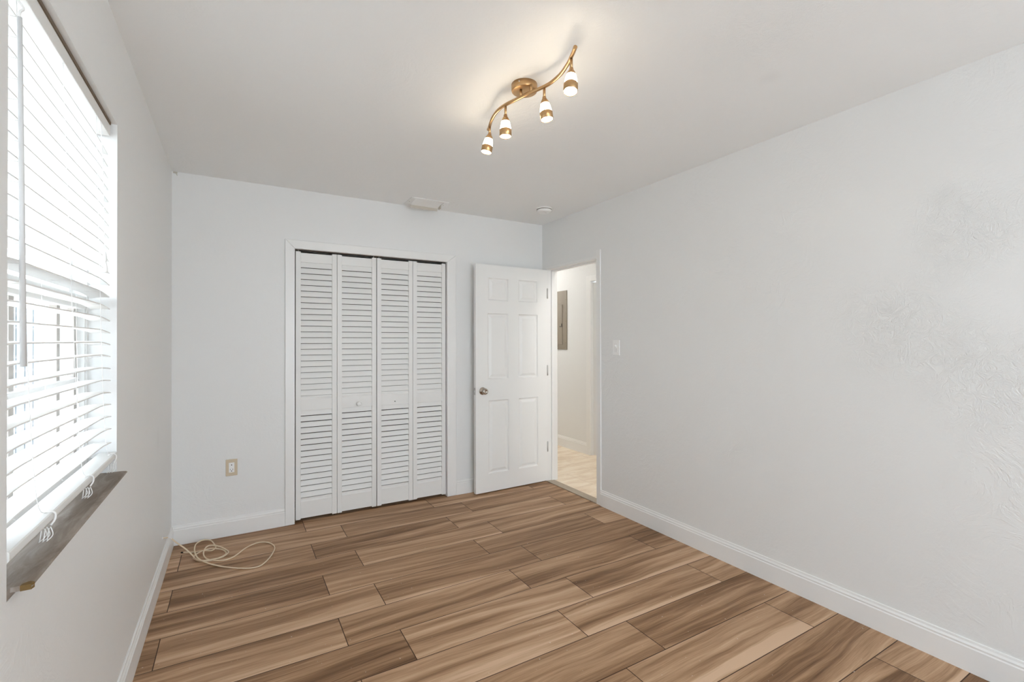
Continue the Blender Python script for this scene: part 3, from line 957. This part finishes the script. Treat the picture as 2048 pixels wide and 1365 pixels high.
obj('toggle', bm, 'plastic', fr)
for zz in (0.047, -0.047):
    bm = bmesh.new()
    lathe(bm, [(0, 0.001), (0.0026, 0.0008), (0.003, 0), (0, 0)], Matrix.Translation((XR - 0.0054, sy_, sz_ + zz)) @ Matrix.Rotation(-PI / 2, 4, 'Y'), 12)
    obj('screw', bm, 'steel', sw_)
bp = thing('breaker_panel', 'tan metal breaker panel set in the hallway wall', 'electrical panel', (HX, 4.905, 1.217))
bm = bmesh.new(); box(bm, HX - 0.008, HX, 4.718, 5.092, 1.217, 1.956, 0.002); obj('panel_cover', bm, 'panel', bp)
bm = bmesh.new(); box(bm, HX - 0.0125, HX - 0.0075, 4.806, 5.005, 1.280, 1.782, 0.002); dd = obj('panel_door', bm, 'panel2', bp)
obj('finger_latch', B((HX - 0.0145, HX - 0.012, 4.812, 4.824, 1.500, 1.545), (HX - 0.016, HX - 0.012, 4.842, 4.852, 1.500, 1.514)), 'black', dd)
for z in (1.30, 1.57, 1.84):
    bm = bmesh.new()
    lathe(bm, [(0, 0.002), (0.005, 0.0015), (0.006, 0), (0, 0)], Matrix.Translation((HX - 0.0078, 4.738, z)) @ Matrix.Rotation(-PI / 2, 4, 'Y'), 12)
    obj('screw', bm, 'brown', bp)
for (hy, lab) in ((2.45, 'added unseen fill dome on the hallway ceiling, the one nearer the viewer'), (5.70, 'added unseen fill dome at the far end of the hallway ceiling')):  # out of view, added to brighten the hallway
    bm = bmesh.new()
    lathe(bm, [(0, -0.075), (0.06, -0.068), (0.11, -0.045), (0.13, -0.012), (0.13, 0), (0, 0)], Matrix.Translation((2.92, hy, H - 0.0005)), 32)
    tag(obj('hall_fill_dome', bm, 'hall_fill', at=(2.92, hy, H)), lab, 'ceiling light', 'added hallway fill domes')

# ------------------------------------------------------------------ coiled cord on the floor
def fl(a, b, z=0.0042):
    return on_z(300 + a / 4.875, 900 + b / 4.875, z)
wallp = Vector((XL, 3.336, 0.206))
pts = [(XL + 0.001, 3.336, 0.2062), (XL + 0.020, 3.352, 0.200), (XL + 0.036, 3.372, 0.186), (XL + 0.062, 3.385, 0.150), (-0.255, 3.392, 0.100), (-0.215, 3.392, 0.045)]
p2 = [fl(*q) for q in ((425, 1062, 0.010), (470, 1082, 0.006), (540, 1090, 0.006), (600, 1080, 0.008), (680, 1052, 0.010), (735, 1022, 0.010), (738, 995, 0.010), (690, 970, 0.010),
                       (600, 965, 0.012), (520, 985, 0.013), (450, 1020, 0.014), (428, 1045, 0.014), (450, 1068, 0.016), (520, 1082, 0.018), (620, 1068, 0.018), (710, 1045, 0.018), (765, 1000, 0.018),
                       (735, 972, 0.020), (680, 945, 0.022), (610, 932, 0.025), (555, 945, 0.024), (524, 990, 0.018), (526, 1035, 0.014), (560, 1068, 0.010), (630, 1080, 0.008), (720, 1078, 0.006), (800, 1052, 0.005), (860, 1015, 0.0045), (925, 965, 0.0045), (1000, 925, 0.0045), (1075, 904, 0.0045),
                       (1140, 904, 0.0045), (1195, 925, 0.0045), (1216, 960, 0.0045), (1195, 1010, 0.0045), (1150, 1072, 0.0045), (1080, 1130, 0.0045), (1000, 1153, 0.0045), (900, 1158, 0.0045), (760, 1148, 0.0045), (640, 1128, 0.006), (540, 1098, 0.012),
                       (470, 1060, 0.022), (440, 1010, 0.030), (434, 965, 0.032), (450, 920, 0.026), (500, 888, 0.016), (550, 880, 0.010), (595, 888, 0.007), (625, 920, 0.006), (640, 955, 0.0075), (600, 985, 0.0075), (520, 985, 0.0075), (440, 998, 0.006), (370, 1003, 0.0045), (325, 1003, 0.0045))]
path = smooth_path(pts + [tuple(q) for q in p2], 7)
for q in path:
    q.z = max(q.z, 0.0036)
cd = thing('cable', 'loosely coiled cream cable on the floor in the left corner, coming out of the wall', 'cable', (-0.10, 3.45, 0))
bm = bmesh.new(); tube(bm, path, 0.0038, 10); obj('cord', bm, 'cordm', cd)
bm = bmesh.new(); tube(bm, path[8:16], 0.0040, 10)
lathe(bm, [(0, 0), (0.009, 0), (0.008, 0.003), (0.0045, 0.004), (0, 0.004)], Matrix.Translation((XL, 3.336, 0.206)) @ Matrix.Rotation(PI / 2, 4, 'Y'), 16)
o = obj('sleeve', bm, 'plastic', cd); o['label'] = 'white sleeve where the cable leaves the wall'
e0 = path[-1]; e1 = fl(303, 1003, 0.0046)
bm = bmesh.new(); tube(bm, [e0, e0.lerp(e1, 0.4), e1], 0.0042, 10)
o = obj('connector', bm, 'black', cd); o['label'] = 'dark end connector'

# ------------------------------------------------------------------ outdoors
tag(obj('ground', B((-9, XL - TL - 0.005, -6, 14, -0.12, -0.06)), 'concrete'), 'pale concrete ground outside the window', 'ground', kind='structure')
nb = thing('neighbor_house', 'pale stucco house wall across the side yard outside the window', 'house', (-5.0, 6, -0.06))
obj('house_wall', B((-5.2, -5.0, -4, 13, -0.06, 2.7)), 'stucco', nb)
obj('eave', B((-5.2, -4.6, -4, 13, 2.7, 2.85)), 'vinylpost', nb)
fe = thing('picket_fence', 'pale blue-white board fence outside the window', 'fence', (-2.0, 5, -0.06))
PY = [3.0 + 0.245 * i for i in range(30)]
bm = bmesh.new()
for y in PY:
    box(bm, -2.02, -2.0, y + 0.03, y + 0.245, 0.02, 1.75)
obj('boards', bm, 'vinyl', fe)
obj('rail', B((-2.06, -2.022, 2.9, 10.4, 0.25, 0.34), (-2.06, -2.022, 2.9, 10.4, 1.55, 1.64)), 'vinylpost', fe)
for i in range(4):
    obj('post', B((-2.16, -2.062, 2.9 + 2.45 * i, 3.0 + 2.45 * i, -0.06, 1.85)), 'vinylpost', fe)
